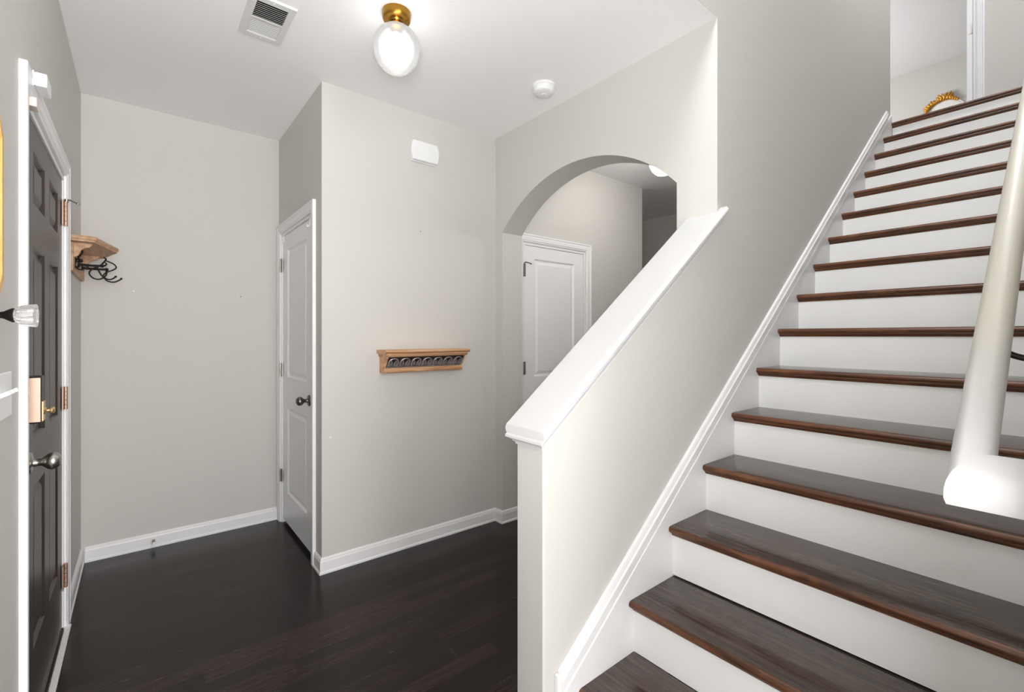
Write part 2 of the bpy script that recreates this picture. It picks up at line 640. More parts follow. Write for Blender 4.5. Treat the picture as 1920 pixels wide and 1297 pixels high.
# arch wall: polygon in (y, z), extruded along x
ya0, ya1, zs, za = 1.223, 2.585, 2.054, 2.352
c = (ya1 - ya0) / 2
s = za - zs
Rr = (c * c + s * s) / (2 * s)
yc_, zc_ = (ya0 + ya1) / 2, za - Rr
th = math.asin(c / Rr)
arc = [(yc_ + Rr * math.sin(th - 2 * th * i / 40), zc_ + Rr * math.cos(th - 2 * th * i / 40)) for i in range(41)]
bm = bmesh.new()
for x in (XA, XA2):
    # face strips
    a = [bm.verts.new((x, y, z)) for y, z in arc]
    t = [bm.verts.new((x, y, CE)) for y, z in arc]
    for i in range(40):
        bm.faces.new((a[i], a[i + 1], t[i + 1], t[i]))
    for yo, yi, k in ((YC, ya1, 0), (YS2, ya0, 40)):
        q = [bm.verts.new((x, yo, 0)), bm.verts.new((x, yi, 0)), a[k], t[k], bm.verts.new((x, yo, CE))]
        bm.faces.new(q)
A = [bm.verts.new((XA, y, z)) for y, z in [(ya1, 0)] + arc + [(ya0, 0)]]
B = [bm.verts.new((XA2, y, z)) for y, z in [(ya1, 0)] + arc + [(ya0, 0)]]
for i in range(len(A) - 1):
    bm.faces.new((A[i], A[i + 1], B[i + 1], B[i]))
for y in (YC, YS2):
    bm.faces.new([bm.verts.new(p) for p in ((XA, y, 0), (XA2, y, 0), (XA2, y, CE), (XA, y, CE))])
structure('wall_arch', bm, M['wall'], 'greige wall pierced by a segmental arch', 'wall')
# stairwell wall: under and over the foyer ceiling line
bm = bmesh.new()
prism(bm, [(XL, CE + 0.001), (XA, CE + 0.001), (XA, 0), (XW, 0), (XW, CE2), (XL, CE2)], 1, YS, YS2)
structure('wall_stair', bm, M['wall'], 'tall greige wall beside the staircase', 'wall')
structure('wall_right', box(0.985, 6.0, YR - 0.10, YR, 0, CE2), M['wall'], 'greige wall carrying the white handrail', 'wall')
structure('wall_header', box(XL, 0.985, YR - 0.10, YR, CE, CE2), M['wall'], 'greige wall over the opening behind the camera', 'wall')
bm = wall_with_holes(bmesh.new(), 1, -4.1, -3.98, XL - 0.12, 5.0, 0, CE, [(-0.1, 1.3, 0.5, 2.4), (1.5, 2.9, 0.5, 2.4)])
structure('wall_living_room', bm, M['wall'], 'windowed greige wall of the room behind', 'wall')
structure('wall_living_room_side', box(4.94, 5.06, -4.1, YR - 0.1, 0, CE), M['wall'], 'greige side wall of the room behind', 'wall')
# upstairs
D4 = (0.632, 1.40, Z2, Z2 + 2.035)
bm = wall_with_holes(bmesh.new(), 0, 6.0, 6.12, -1.1, 4.1, Z2, CE2, [D4])
structure('wall_landing', bm, M['wall'], 'greige wall at the top of the stairs with a doorway', 'wall')
structure('wall_bedroom', box(9.6, 9.72, -1.1, 4.1, Z2, CE2), M['wall'], 'greige bedroom wall seen through the upper doorway', 'wall')
structure('wall_bedroom_right', box(6.12, 9.72, -1.2, -1.1, Z2, CE2), M['wall'], 'greige right hand wall of the upper bedroom', 'wall')
bm = wall_with_holes(bmesh.new(), 1, 4.1, 4.2, 4.8, 9.72, Z2, CE2, [(7.0, 8.6, 3.8, 5.1)])
structure('wall_bedroom_left', bm, M['wall'], 'windowed wall of the upper bedroom', 'wall')
structure('wall_landing_end', box(XW - 0.1, XW, YS2, 4.1, Z2 - 0.3, CE2), M['wall'], 'greige wall closing the upper landing', 'wall')


# windows (outside the frame, the front and high ones are added for their light)
def window(n, axis, a, u0, u1, z0, z1, label):
    bm = bmesh.new()
    f = 0.045

    def B(u_0, u_1, z_0, z_1, t=0.03):
        if axis == 0:
            bx(bm, a - t, a + t, u_0, u_1, z_0, z_1)
        else:
            bx(bm, u_0, u_1, a - t, a + t, z_0, z_1)
    B(u0, u1, z0, z0 + f)
    B(u0, u1, z1 - f, z1)
    B(u0, u0 + f, z0 + f, z1 - f)
    B(u1 - f, u1, z0 + f, z1 - f)
    zm = (z0 + z1) / 2
    B(u0 + f, u1 - f, zm - 0.02, zm + 0.02)
    o = structure('window_%d' % n, bm, M['trim'], label, 'window', merge=False)
    bm = bmesh.new()
    if axis == 0:
        bx(bm, a - 0.003, a + 0.003, u0 + f, u1 - f, z0 + f, zm - 0.02)
        bx(bm, a - 0.003, a + 0.003, u0 + f, u1 - f, zm + 0.02, z1 - f)
    else:
        bx(bm, u0 + f, u1 - f, a - 0.003, a + 0.003, z0 + f, zm - 0.02)
        bx(bm, u0 + f, u1 - f, a - 0.003, a + 0.003, zm + 0.02, z1 - f)
    obj('window_pane', bm, M['pane'], o, merge=False)


window(1, 1, -4.04, -0.1, 1.3, 0.5, 2.4, 'left white window of the room behind')
window(4, 0, XL - 0.06, -1.35, -0.25, 0.35, 2.35, 'added white window behind the camera that lights the lower risers')
window(5, 0, XL - 0.06, 0.15, 0.91, 3.5, 4.9, 'added unseen window high over the entry that lights the stairs')
window(2, 1, -4.04, 1.5, 2.9, 0.5, 2.4, 'right white window of the room behind')
window(3, 1, 4.15, 7.0, 8.6, 3.8, 5.1, 'white bedroom window upstairs')


# ------------------------------------------------------------------ trim: baseboards and casings
BASE = [(0, 0), (0.017, 0), (0.017, 0.010), (0.0125, 0.016), (0.0125, 0.066), (0.0095, 0.074), (0.0095, 0.079), (0.004, 0.088), (0, 0.088)]


def baseboard(name, path, label, prof=BASE):
    """path: 2D points; the room lies on the right-hand side of the travel direction"""
    P = [Vector(p) for p in path]
    n = len(P)
    nor = []
    for i in range(n - 1):
        d = (P[i + 1] - P[i]).normalized()
        nor.append(Vector((d.y, -d.x)))
    rows = []
    bm = bmesh.new()
    for i in range(n):
        if i == 0:
            m = nor[0]
        elif i == n - 1:
            m = nor[-1]
        else:
            m = nor[i - 1] + nor[i]
            m = m / m.dot(nor[i])
        rows.append([bm.verts.new((P[i].x + m.x * t, P[i].y + m.y * t, z)) for t, z in prof])
    k = len(prof)
    for a, b in zip(rows, rows[1:]):
        for j in range(k):
            bm.faces.new((a[j], a[(j + 1) % k], b[(j + 1) % k], b[j]))
    bm.faces.new(rows[0])
    bm.faces.new(rows[-1][::-1])
    return structure(name, bm, M['trim'], label, 'baseboard')


baseboard('baseboard_left', [(XL, 2.955), (XL, YB - 0.0001)], 'white baseboard between the entry door and the corner')
baseboard('baseboard_back', [(XL + 0.018, YB), (XC - 0.017, YB)], 'white baseboard along the far wall')
baseboard('baseboard_closet', [(XC, 2.778), (XC, YC), (XA, YC), (XA, 2.585), (XA2, 2.585)], 'white baseboard wrapping the closet corner to the arch')
baseboard('baseboard_entry', [(XL, -0.10), (XL, 1.885)], 'white baseboard below the light switch')
baseboard('baseboard_hall', [(3.022, YC), (3.758, YC)], 'white baseboard in the hall')

CAS = [(0.003, 0), (0.003, 0.009), (0.012, 0.011), (0.016, 0.0145), (0.040, 0.0165), (0.048, 0.013), (0.054, 0.018), (0.064, 0.018), (0.064, 0)]


def casing(parent, Mf, u0, u1, z1, mat, prof=CAS, zb=0.0, wl=1.0):
    """door casing with mitred corners; Mf(u, z, d) -> world"""
    bm = bmesh.new()
    rows = []
    for uu, su, top in ((u0, -1, 0), (u0, -1, 1), (u1, 1, 1), (u1, 1, 0)):
        rows.append([bm.verts.new(Mf(uu + su * a * (wl if su < 0 else 1), (z1 + a) if top else zb, t)) for a, t in prof])
    k = len(prof)
    for a, b in zip(rows, rows[1:]):
        for j in range(k):
            bm.faces.new((a[j], a[(j + 1) % k], b[(j + 1) % k], b[j]))
    bm.faces.new(rows[0])
    bm.faces.new(rows[-1][::-1])
    return obj('door_casing', bm, mat, parent)


def jamb(parent, Mf, u0, u1, z1, depth, mat, zb=0.0, t=0.018):
    bm = bmesh.new()
    for a, b, z_0, z_1 in ((u0, u0 + t, zb, z1), (u1 - t, u1, zb, z1), (u0 + t, u1 - t, z1 - t, z1)):
        v = [bm.verts.new(Mf(u, z, d)) for u in (a, b) for z in (z_0, z_1) for d in (0.001, -depth)]
        for q in ((0, 1, 3, 2), (4, 6, 7, 5), (0, 4, 5, 1), (2, 3, 7, 6), (0, 2, 6, 4), (1, 5, 7, 3)):
            bm.faces.new([v[i] for i in q])
    return obj('door_jamb', bm, mat, parent)


def panel_slab(Mf, u0, u1, z0, z1, d, T, panels, deep=0.009):
    """door slab whose face lies at depth d, with recessed raised panels"""
    bm = bmesh.new()
    us = sorted({u0, u1, *[p[0] for p in panels], *[p[1] for p in panels]})
    zs_ = sorted({z0, z1, *[p[2] for p in panels], *[p[3] for p in panels]})

    def V(u, z, dd):
        return bm.verts.new(Mf(u, z, dd))
    for i in range(len(us) - 1):
        for j in range(len(zs_) - 1):
            uc, zc = (us[i] + us[i + 1]) / 2, (zs_[j] + zs_[j + 1]) / 2
            if any(p[0] < uc < p[1] and p[2] < zc < p[3] for p in panels):
                continue
            bm.faces.new([V(us[i], zs_[j], d), V(us[i + 1], zs_[j], d), V(us[i + 1], zs_[j + 1], d), V(us[i], zs_[j + 1], d)])
    for pu0, pu1, pz0, pz1 in panels:
        prev = None
        for ins, dd in ((0, 0), (0.004, -0.003), (0.011, -deep), (0.020, -deep), (0.040, -deep * 0.25)):
            q = [V(pu0 + ins, pz0 + ins, d + dd), V(pu1 - ins, pz0 + ins, d + dd), V(pu1 - ins, pz1 - ins, d + dd), V(pu0 + ins, pz1 - ins, d + dd)]
            if prev:
                for k in range(4):
                    bm.faces.new((prev[k], prev[(k + 1) % 4], q[(k + 1) % 4], q[k]))
            prev = q
        bm.faces.new(prev)
    bm.faces.new([V(u0, z0, d - T), V(u1, z0, d - T), V(u1, z1, d - T), V(u0, z1, d - T)])
    for (ua, za_), (ub, zb_) in (((u0, z0), (u1, z0)), ((u1, z0), (u1, z1)), ((u1, z1), (u0, z1)), ((u0, z1), (u0, z0))):
        bm.faces.new([V(ua, za_, d), V(ub, zb_, d), V(ub, zb_, d - T), V(ua, za_, d - T)])
    return bm


def hinge(parent, Mf, u, z0, z1, mat, leaf, out=0.006, r=0.006):
    """butt hinge: knuckle barrel at u plus a leaf on each side"""
    bm = bmesh.new()
    n = 5
    for k in range(n):
        a, b = z0 + (z1 - z0) * k / n + 0.0007, z0 + (z1 - z0) * (k + 1) / n - 0.0007
        seg = 12
        A = [bm.verts.new(Mf(u + r * math.cos(2 * PI * i / seg), a, out + r * math.sin(2 * PI * i / seg))) for i in range(seg)]
        B = [bm.verts.new(Mf(u + r * math.cos(2 * PI * i / seg), b, out + r * math.sin(2 * PI * i / seg))) for i in range(seg)]
        for i in range(seg):
            bm.faces.new((A[i], A[(i + 1) % seg], B[(i + 1) % seg], B[i]))
        bm.faces.new(A[::-1])
        bm.faces.new(B)
    for s_ in leaf:
        v = [bm.verts.new(Mf(uu, z, dd)) for uu in (u, u + s_) for z in (z0, z1) for dd in (0.0, 0.003)]
        for q in ((0, 1, 3, 2), (4, 6, 7, 5), (0, 4, 5, 1), (2, 3, 7, 6), (0, 2, 6, 4), (1, 5, 7, 3)):
            bm.faces.new([v[i] for i in q])
    return obj('hinge', bm, mat, parent, smooth=40)


def knob(parent, center, normal, mat, r=0.027):
    """round door knob with rosette; center on the door face"""
    q = Vector((0, 0, 1)).rotation_difference(Vector(normal)).to_matrix().to_4x4()
    T = Matrix.Translation(center) @ q
    bm = bmesh.new()
    lathe(bm, [(0, 0.0), (0.0335, 0.0), (0.0335, 0.004), (0.030, 0.008), (0.020, 0.010), (0.013, 0.012), (0.0115, 0.016), (0.0115, 0.030),
               (0.013, 0.032), (0.0165, 0.036), (0.0235, 0.043), (r, 0.053), (0.0265, 0.060), (0.022, 0.068), (0.014, 0.074), (0, 0.076)], T, 32)
    return obj('door_knob', bm, mat, parent, smooth=45)


# ------------------------------------------------------------------ door_1: the dark brown entry door (wall_left)
F1 = lambda u, z, d: Vector((XL + d, u, z))
d1 = thing('door_1', (XL, 2.425, 0), 'dark brown six panel entry door in the left wall', 'door', kind='structure')
P1 = [(2.150, 2.385, 1.755, 1.925), (2.495, 2.730, 1.755, 1.925), (2.150, 2.385, 0.985, 1.615), (2.495, 2.730, 0.985, 1.615),
      (2.150, 2.385, 0.30, 0.825), (2.495, 2.730, 0.30, 0.825)]
obj('door_slab', panel_slab(F1, 1.986, 2.864, 0.022, 2.014, -0.004, 0.044, P1, 0.013), M['door_brown'], d1)
casing(d1, F1, 1.950, 2.885, 2.040, M['trim'])
jamb(d1, F1, 1.965, 2.885, 2.035, 0.12, M['trim'])
for z0, z1 in ((1.815, 1.925), (0.993, 1.095), (0.195, 0.302)):
    hinge(d1, F1, 2.874, z0, z1, M['copper'], (-0.045, 0.008), out=0.008, r=0.007)
bm = bmesh.new()
tube(bm, smooth_path([(XL + 0.012, 2.874, 1.930), (XL + 0.020, 2.872, 1.934), (XL + 0.046, 2.868, 1.922)]), 0.0035, 8)
ball(bm, (XL + 0.049, 2.868, 1.921), 0.006)
lathe(bm, [(0, 0), (0.008, 0), (0.008, 0.012), (0, 0.012)], Matrix.Translation((XL + 0.010, 2.874, 1.924)), 12)
tag(obj('hinge_stop', bm, M['nickel'], d1, smooth=40), 'nickel pin stop on the top hinge')
knob(d1, (XL - 0.004, 2.060, 0.925), (1, 0, 0), M['nickel'], 0.027)
bm = box(XL - 0.004, XL + 0.030, 2.022, 2.078, 1.052, 1.197)
lb = obj('lock_housing', bm, M['bronze'], d1, bevel=0.003)
bm = bmesh.new()
bx(bm, XL - 0.002, XL + 0.0275, 2.0195, 2.0225, 1.057, 1.192)
bx(bm, XL + 0.006, XL + 0.010, 2.0188, 2.0200, 1.124, 1.127)
tag(obj('lock_side_plate', bm, M['rose'], lb, merge=False), 'rose beige side plate')
bm = bmesh.new()
bx(bm, XL + 0.030, XL + 0.033, 2.028, 2.070, 1.058, 1.118)
lathe(bm, [(0, 0), (0.013, 0), (0.010, 0.004), (0.0055, 0.006), (0.0055, 0.012), (0.011, 0.015), (0.0115, 0.020), (0.008, 0.024), (0, 0.025)],
      Matrix.Translation((XL + 0.033, 2.046, 1.088)) @ Matrix.Rotation(R(90), 4, 'Y'), 20)
tag(obj('thumb_turn', bm, M['light_brass'], lb, smooth=40), 'brass thumb turn')
# threshold strip on the floor along the door
structure('trim_1', box(XL + 0.002, XL + 0.024, 1.90, 2.905, 0, 0.012), M['trim'], 'white strip on the floor along the entry door', 'threshold', bevel=0.003)
bm = box(XL - 0.10, XL + 0.001, 1.984, 2.866, 0.0, 0.020)
structure('trim_2', bm, M['bronze'], 'dark sill under the entry door', 'door sill')

# alarm sensor on the head casing, its magnet on the door slab
t = thing('alarm_sensor', (XL + 0.018, 2.03, 2.075), 'white alarm sensor box on the casing above the entry door', 'alarm sensor')
obj('sensor_body', box(XL + 0.0185, XL + 0.046, 1.985, 2.075, 2.077, 2.118), M['plastic'], t, bevel=0.003)
obj('sensor_base', box(XL + 0.0145, XL + 0.0185, 1.981, 2.079, 2.074, 2.120), M['plastic'], t, bevel=0.001)
tag(obj('sensor_magnet', box(XL - 0.004, XL + 0.022, 2.000, 2.050, 2.018, 2.046), M['plastic_warm'], bevel=0.002),
    'small pinkish white magnet block below the alarm sensor', 'magnet')

# ------------------------------------------------------------------ door_2: the white closet door (wall_closet_side)
F2 = lambda u, z, d: Vector((XC - d, u, z))
d2 = thing('door_2', (XC, 3.22, 0), 'white two panel closet door in the shaded side wall', 'door', kind='structure')
P2 = [(2.985, 3.455, 1.040, 1.920), (2.985, 3.455, 0.235, 0.828)]
obj('door_slab', panel_slab(F2, 2.862, 3.580, 0.030, 2.024, -0.006, 0.035, P2, 0.011), M['door_white'], d2)
casing(d2, F2, 2.840, 3.596, 2.045, M['trim'], wl=1.0)
jamb(d2, F2, 2.84, 3.60, 2.045, 0.12, M['trim'])
for z0, z1 in ((1.775, 1.872), (1.036, 1.131), (0.290, 0.380)):
    hinge(d2, F2, 3.590, z0, z1, M['nickel'], (-0.028, 0.006), out=0.008)
knob(d2, (XC + 0.006, 2.925, 0.935), (-1, 0, 0), M['nickel_dark'], 0.026)
for i, yy in enumerate((2.895, 3.535)):
    bm = bmesh.new()
    tube(bm, smooth_path([(XC + 0.003, yy, 2.026), (XC + 0.001, yy, 2.018), (XC, yy, 1.985), (XC - 0.012, yy, 1.972), (XC - 0.016, yy, 1.985)]), 0.004, 6)
    tag(obj('over_door_hook', bm, M['plastic'], smooth=40),
        ('small white hook over the knob side top corner of the closet door', 'small white hook over the hinge side top corner of the closet door')[i], 'hook', 'hooks over the closet door')

# ------------------------------------------------------------------ door_3: the white hall door (wall_hall)
F3 = lambda u, z, d: Vector((u, YC - d, z))
d3 = thing('door_3', (2.6, YC, 0), 'white panel door in the hall behind the arch', 'door', kind='structure')
P3 = [(2.378, 2.822, 1.010, 1.920), (2.378, 2.822, 0.235, 0.828)]
obj('door_slab', panel_slab(F3, 2.275, 2.931, 0.025, 2.015, -0.006, 0.035, P3, 0.011), M['door_white'], d3)
casing(d3, F3, 2.257, 2.951, 2.035, M['trim'])
jamb(d3, F3, 2.257, 2.951, 2.035, 0.12, M['trim'])
for z0, z1 in ((1.775, 1.872), (1.032, 1.129), (0.290, 0.380)):
    hinge(d3, F3, 2.266, z0, z1, M['nickel_dark'], (0.016,), out=0.007, r=0.007)
bm = bmesh.new()
tube(bm, smooth_path([(2.266, YC - 0.010, 1.868), (2.268, YC - 0.014, 1.880), (2.280, YC - 0.030, 1.878), (2.297, YC - 0.045, 1.868)]), 0.004, 8)
ball(bm, (2.299, YC - 0.047, 1.867), 0.006)
obj('hinge_stop', bm, M['nickel_dark'], d3, smooth=40)
knob(d3, (2.875, YC + 0.006, 0.94), (0, -1, 0), M['nickel_dark'], 0.026)

# ------------------------------------------------------------------ door_4: upper doorway with its door swung into the bedroom
F4 = lambda u, z, d: Vector((6.0 - d, u, z))
d4 = thing('door_4', (6.0, 1.0, Z2), 'white bedroom door standing open at the top of the stairs', 'door', kind='structure')
casing(d4, F4, 0.632, 1.40, Z2 + 2.035, M['trim'], zb=Z2)
jamb(d4, F4, 0.632, 1.40, Z2 + 2.035, 0.12, M['trim'], zb=Z2, t=0.012)
bm = box(6.03, 6.74, 0.650, 0.690, Z2 + 0.02, Z2 + 2.02)
obj('door_slab', bm, M['door_white'], d4, bevel=0.002)
hinge(d4, lambda u, z, d: Vector((6.028 - d, u, z)), 0.655, Z2 + 1.72, Z2 + 1.81, M['trim'], (0.03,), out=0.004, r=0.006)
hinge(d4, lambda u, z, d: Vector((6.028 - d, u, z)), 0.655, Z2 + 1.03, Z2 + 1.12, M['trim'], (0.03,), out=0.004, r=0.006)

# ------------------------------------------------------------------ knee wall with its sloped cap
KX0 = 0.956
SL = 0.7730
cap_z = lambda x: 1.041 + SL * (x - 0.922)          # top surface of the cap
ktop = lambda x: cap_z(x) - 0.030
bm = bmesh.new()
prism(bm, [(KX0, 0), (XA - 0.0005, 0), (XA - 0.0005, ktop(XA)), (KX0, ktop(KX0))], 1, YS, YS2)
structure('wall_knee', bm, M['wall'], 'greige half wall sloping up beside the stairs', 'half wall')
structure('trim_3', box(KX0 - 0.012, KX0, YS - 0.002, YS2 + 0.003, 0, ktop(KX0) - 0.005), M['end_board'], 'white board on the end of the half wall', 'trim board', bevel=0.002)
ang = math.atan(SL)
cs, sn = math.cos(ang), math.sin(ang)
bm = bmesh.new()
# board: cross-section in (y, n), swept along the slope, ends plumb
sect = [(0.990, -0.006), (0.9875, -0.010), (0.9875, -0.016), (0.992, -0.022), (1.171, -0.022), (1.1755, -0.016), (1.1755, -0.008), (1.170, 0.0), (0.996, 0.0)]
rows = []
for x in (0.920, XA - 0.0005):
    rows.append([bm.verts.new((x, y, cap_z(x) + n / cs)) for y, n in sect])
k = len(sect)
for j in range(k):
    bm.faces.new((rows[0][j], rows[0][(j + 1) % k], rows[1][(j + 1) % k], rows[1][j]))
bm.faces.new(rows[0])
bm.faces.new(rows[1][::-1])
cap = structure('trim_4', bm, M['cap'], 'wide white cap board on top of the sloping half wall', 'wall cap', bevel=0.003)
# short piece of cap that wraps past the wall corner
bm = bmesh.new()
x0, x1 = XA - 0.0005, XA + 0.030
r0 = [bm.verts.new((x0, y, cap_z(x0) + n / cs)) for y, n in [(0.990, -0.006), (0.9875, -0.010), (0.9875, -0.016), (0.992, -0.022), (YS, -0.022), (YS, 0.0), (0.996, 0)]]
r1 = [bm.verts.new((x1, y, cap_z(x1) + n / cs)) for y, n in [(0.990, -0.006), (0.9875, -0.010), (0.9875, -0.016), (0.992, -0.022), (YS, -0.022), (YS, 0.0), (0.996, 0)]]
for j in range(7):
    bm.faces.new((r0[j], r0[(j + 1) % 7], r1[(j + 1) % 7], r1[j]))
bm.faces.new(r0)
bm.faces.new(r1[::-1])
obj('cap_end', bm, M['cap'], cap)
# crown moulding under the cap: stair side, plus the return across the end
CRN = [(0.0, -0.022), (0.030, -0.022), (0.030, -0.028), (0.024, -0.031), (0.021, -0.037), (0.014, -0.045), (0.012, -0.050), (0.006, -0.053), (0.006, -0.060), (0.0, -0.060)]
for side in (0, 1):
    bm = bmesh.new()
    rows = []
    for which in (0, 1):
        row = []
        for t, n in CRN:
            x = (KX0 - 0.012 - t) if which == 0 else (XA + (0.016 if side == 0 else -0.0005))
            y = (YS - t * 0.93) if side == 0 else (YS2 + t * 0.93)
            row.append(bm.verts.new((x, y, cap_z(x) + n / cs)))
        rows.append(row)
    k = len(CRN)
    for j in range(k):
        bm.faces.new((rows[0][j], rows[0][(j + 1) % k], rows[1][(j + 1) % k], rows[1][j]))
    bm.faces.new(rows[0])
    bm.faces.new(rows[1][::-1])
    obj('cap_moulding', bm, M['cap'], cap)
bm = bmesh.new()
rows = []
for which in (0, 1):
    row = []
    for t, n in CRN:
        x = KX0 - 0.012 - t
        y = (YS - t * 0.93) if which == 0 else (YS2 + t * 0.93)
        row.append(bm.verts.new((x, y, cap_z(x) + n / cs)))
    rows.append(row)
for j in range(k):
    bm.faces.new((rows[0][j], rows[0][(j + 1) % k], rows[1][(j + 1) % k], rows[1][j]))
bm.faces.new(rows[0])
bm.faces.new(rows[1][::-1])
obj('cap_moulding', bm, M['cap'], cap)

# ------------------------------------------------------------------ staircase
st = thing('staircase', (1.09, 0.53, 0), 'straight staircase with dark oak treads and white risers', 'staircase')
YT0, YT1 = YR + 0.012, YS - 0.012
for i in range(-1, 15):
    xn = NX + i * RUN + (0.004 if i == 0 else 0)
    z = (2 + i) * RISE - (0.006 if i == 0 else 0)
    xb = xn + (RUN + 0.030 if i < 14 else 0.060)
    prof = [(xb, z), (xn + 0.012, z), (xn + 0.005, z - 0.002), (xn + 0.001, z - 0.007), (xn, z - 0.012), (xn + 0.001, z - 0.017), (xn + 0.005, z - 0.022), (xn + 0.011, z - 0.024), (xb, z - 0.024)]
    bm = bmesh.new()
    prism(bm, prof, 1, YT0, YT1, 0, [0, 1, 1, 1, 1, 1, 1, 0, 0])
    tr = obj('tread', bm, [M['tread'], M['nosing']], st, smooth=30)
    bm = bmesh.new()
    xr = xn + 0.030
    prism(bm, [(xr, z - 0.0242), (xn + 0.013, z - 0.0242), (xn + 0.013, z - 0.028), (xn + 0.019, z - 0.030), (xn + 0.022, z - 0.036), (xn + 0.025, z - 0.040), (xr, z - 0.041)], 1, YT0, YT1 - 0.0)
    obj('nosing_moulding', bm, M['nosing'], tr)
    zb = (1 + i) * RISE
    obj('riser', box(xr, xr + 0.018, YT0, YT1, max(zb, 0.0), z - 0.0242), M['riser'], st)
# skirt boards: flat board plus a sloped cap moulding
sz = lambda x: 2 * RISE + RISE / RUN * (x - NX)      # line through the nosings
sl = math.atan(RISE / RUN)
for side in (0, 1):
    yw_, yf = (YS - 0.0008, YS - 0.012) if side == 0 else (YR + 0.0008, YR + 0.012)
    bm = bmesh.new()
    a, b = 1.013, 4.914
    lo = lambda x: max(0.0, sz(x) - 0.30)
    prism(bm, [(a, 0), (1.345, 0), (b, lo(b)), (b, sz(b) + 0.055), (a, sz(a) + 0.055)], 1, min(yw_, yf), max(yw_, yf))
    sk = obj('skirt_board', bm, M['trim'], st)
    # moulding profile (out from wall, height up the slope-normal)
    mp = [(0, 0.0), (0.014, 0.0), (0.017, 0.004), (0.017, 0.016), (0.0135, 0.019), (0.0135, 0.026), (0.019, 0.031), (0.020, 0.056), (0.015, 0.062), (0.015, 0.066), (0.011, 0.077), (0, 0.079)]
    bm = bmesh.new()
    rows = []
    sgn = -1 if side == 0 else 1
    for x in (a - 0.004, 4.775):
        rows.append([bm.verts.new((x, yw_ + sgn * t, sz(x) + 0.055 + n / math.cos(sl))) for t, n in mp])
    # plumb piece at the foot: same section turned vertical
    k = len(mp)
    for j in range(k):
        bm.faces.new((rows[0][j], rows[0][(j + 1) % k], rows[1][(j + 1) % k], rows[1][j]))
    bm.faces.new(rows[0])
    bm.faces.new(rows[1][::-1])
    obj('skirt_moulding', bm, M['trim'], sk)
    x = a - 0.004
    bm = box(x - 0.016, x, min(yw_, yw_ + sgn * 0.016), max(yw_, yw_ + sgn * 0.016), 0, sz(x) + 0.052 + 0.079 / math.cos(sl))
    obj('skirt_end_strip', bm, M['trim'], sk, bevel=0.003)

# ------------------------------------------------------------------ handrail
hr = thing('handrail', (1.04, YR, 0.98), 'white painted wall handrail with a mitred return at its foot', 'handrail')
yh, wr = 0.147, 0.056
yc_r = yh - wr / 2
sect = [(-0.019, -0.022), (0.019, -0.022), (0.025, -0.018), (0.028, -0.008), (0.0278, 0.004), (0.025, 0.014), (0.019, 0.022), (0.010, 0.0268), (0, 0.028),
        (-0.010, 0.0268), (-0.019, 0.022), (-0.025, 0.014), (-0.0278, 0.004), (-0.028, -0.008), (-0.025, -0.018)]
rs = 0.766
ra = math.atan(rs)
Xc, Zc = 1.040, 1.062
rows = [[], [], []]
for y, n in sect:
    yy = yc_r + y
    for q in (0, 1, 2):
        if q == 2:
            X = 4.62
        else:
            X = Xc + (yh - yy)
        zz = Zc + rs * (X - Xc) + n / math.cos(ra)
        rows[q].append((X, YR if q == 0 else yy, zz))
bm = bmesh.new()
V = [[bm.verts.new(p) for p in r] for r in rows]
k = len(sect)
for a, b in zip(V, V[1:]):
    for j in range(k):
        bm.faces.new((a[j], a[(j + 1) % k], b[(j + 1) % k], b[j]))
bm.faces.new(V[0])
bm.faces.new(V[-1][::-1])
obj('rail', bm, M['rail'], hr, smooth=32)
for X in (1.44, 2.75, 4.2):
    zr = Zc + rs * (X - Xc) - 0.022 / math.cos(ra)
    bm = bmesh.new()
    tube(bm, smooth_path([(X, yc_r + 0.004, zr + 0.004), (X, yc_r + 0.002, zr - 0.026), (X, yc_r - 0.012, zr - 0.052), (X, yc_r - 0.040, zr - 0.066), (X, YR + 0.004, zr - 0.068)]), 0.0065, 10)
    lathe(bm, [(0, 0), (0.024, 0), (0.024, 0.004), (0.016, 0.008), (0, 0.009)], Matrix.Translation((X, YR, zr - 0.068)) @ Matrix.Rotation(R(-90), 4, 'X'), 20)
    tag(obj('rail_bracket', bm, M['bronze'], hr, smooth=40), 'dark bronze bracket')


# ------------------------------------------------------------------ ceiling lights
def ceiling_light(x, y, z, strength, color, label, group):
    t = thing('ceiling_light', (x, y, z), label, 'ceiling light', group)
    T = Matrix.Translation((x, y, z))
    bm = bmesh.new()
    lathe(bm, [(0, -0.072), (0.020, -0.072), (0.030, -0.070), (0.033, -0.056), (0.030, -0.046), (0.034, -0.040), (0.056, -0.036), (0.060, -0.030), (0.0625, -0.012), (0.0625, 0.0), (0, 0.0)], T, 40)
    obj('canopy', bm, M['brass'], t, smooth=40)
    bm = bmesh.new()
    prof = []
    n = 22
    prof = [(0, -0.162 + 0.106 * math.sin(-PI / 2 + PI * 0.16) + 0.002)]
    for i in range(n + 1):
        a = -PI / 2 + PI * (0.16 + 0.76 * i / n)
        # egg: wider above the middle
        rr = 0.1005 * math.cos(a) * (1 + 0.07 * math.sin(a))
        hh = -0.162 + 0.106 * math.sin(a)
        prof.append((rr, hh))
    lathe(bm, prof, T, 40)
    obj('glass_shade', bm, M['shade'], t, smooth=60)
    bm = bmesh.new()
    lathe(bm, [(0, -0.222), (0.016, -0.218), (0.0265, -0.205), (0.030, -0.188), (0.0265, -0.165), (0.0185, -0.135), (0.016, -0.115), (0.014, -0.090), (0, -0.088)], T, 20)
    obj('bulb', bm, M['bulb'], t, smooth=60)
    d = bpy.data.lights.new('lamp_bulb_light', 'POINT')
    d.energy, d.color, d.shadow_soft_size = strength, color, 0.03
    lo = bpy.data.objects.new('lamp_bulb_light', d)
    lo.location = (x, y, z - 0.175)
    COL.objects.link(lo)
    return t


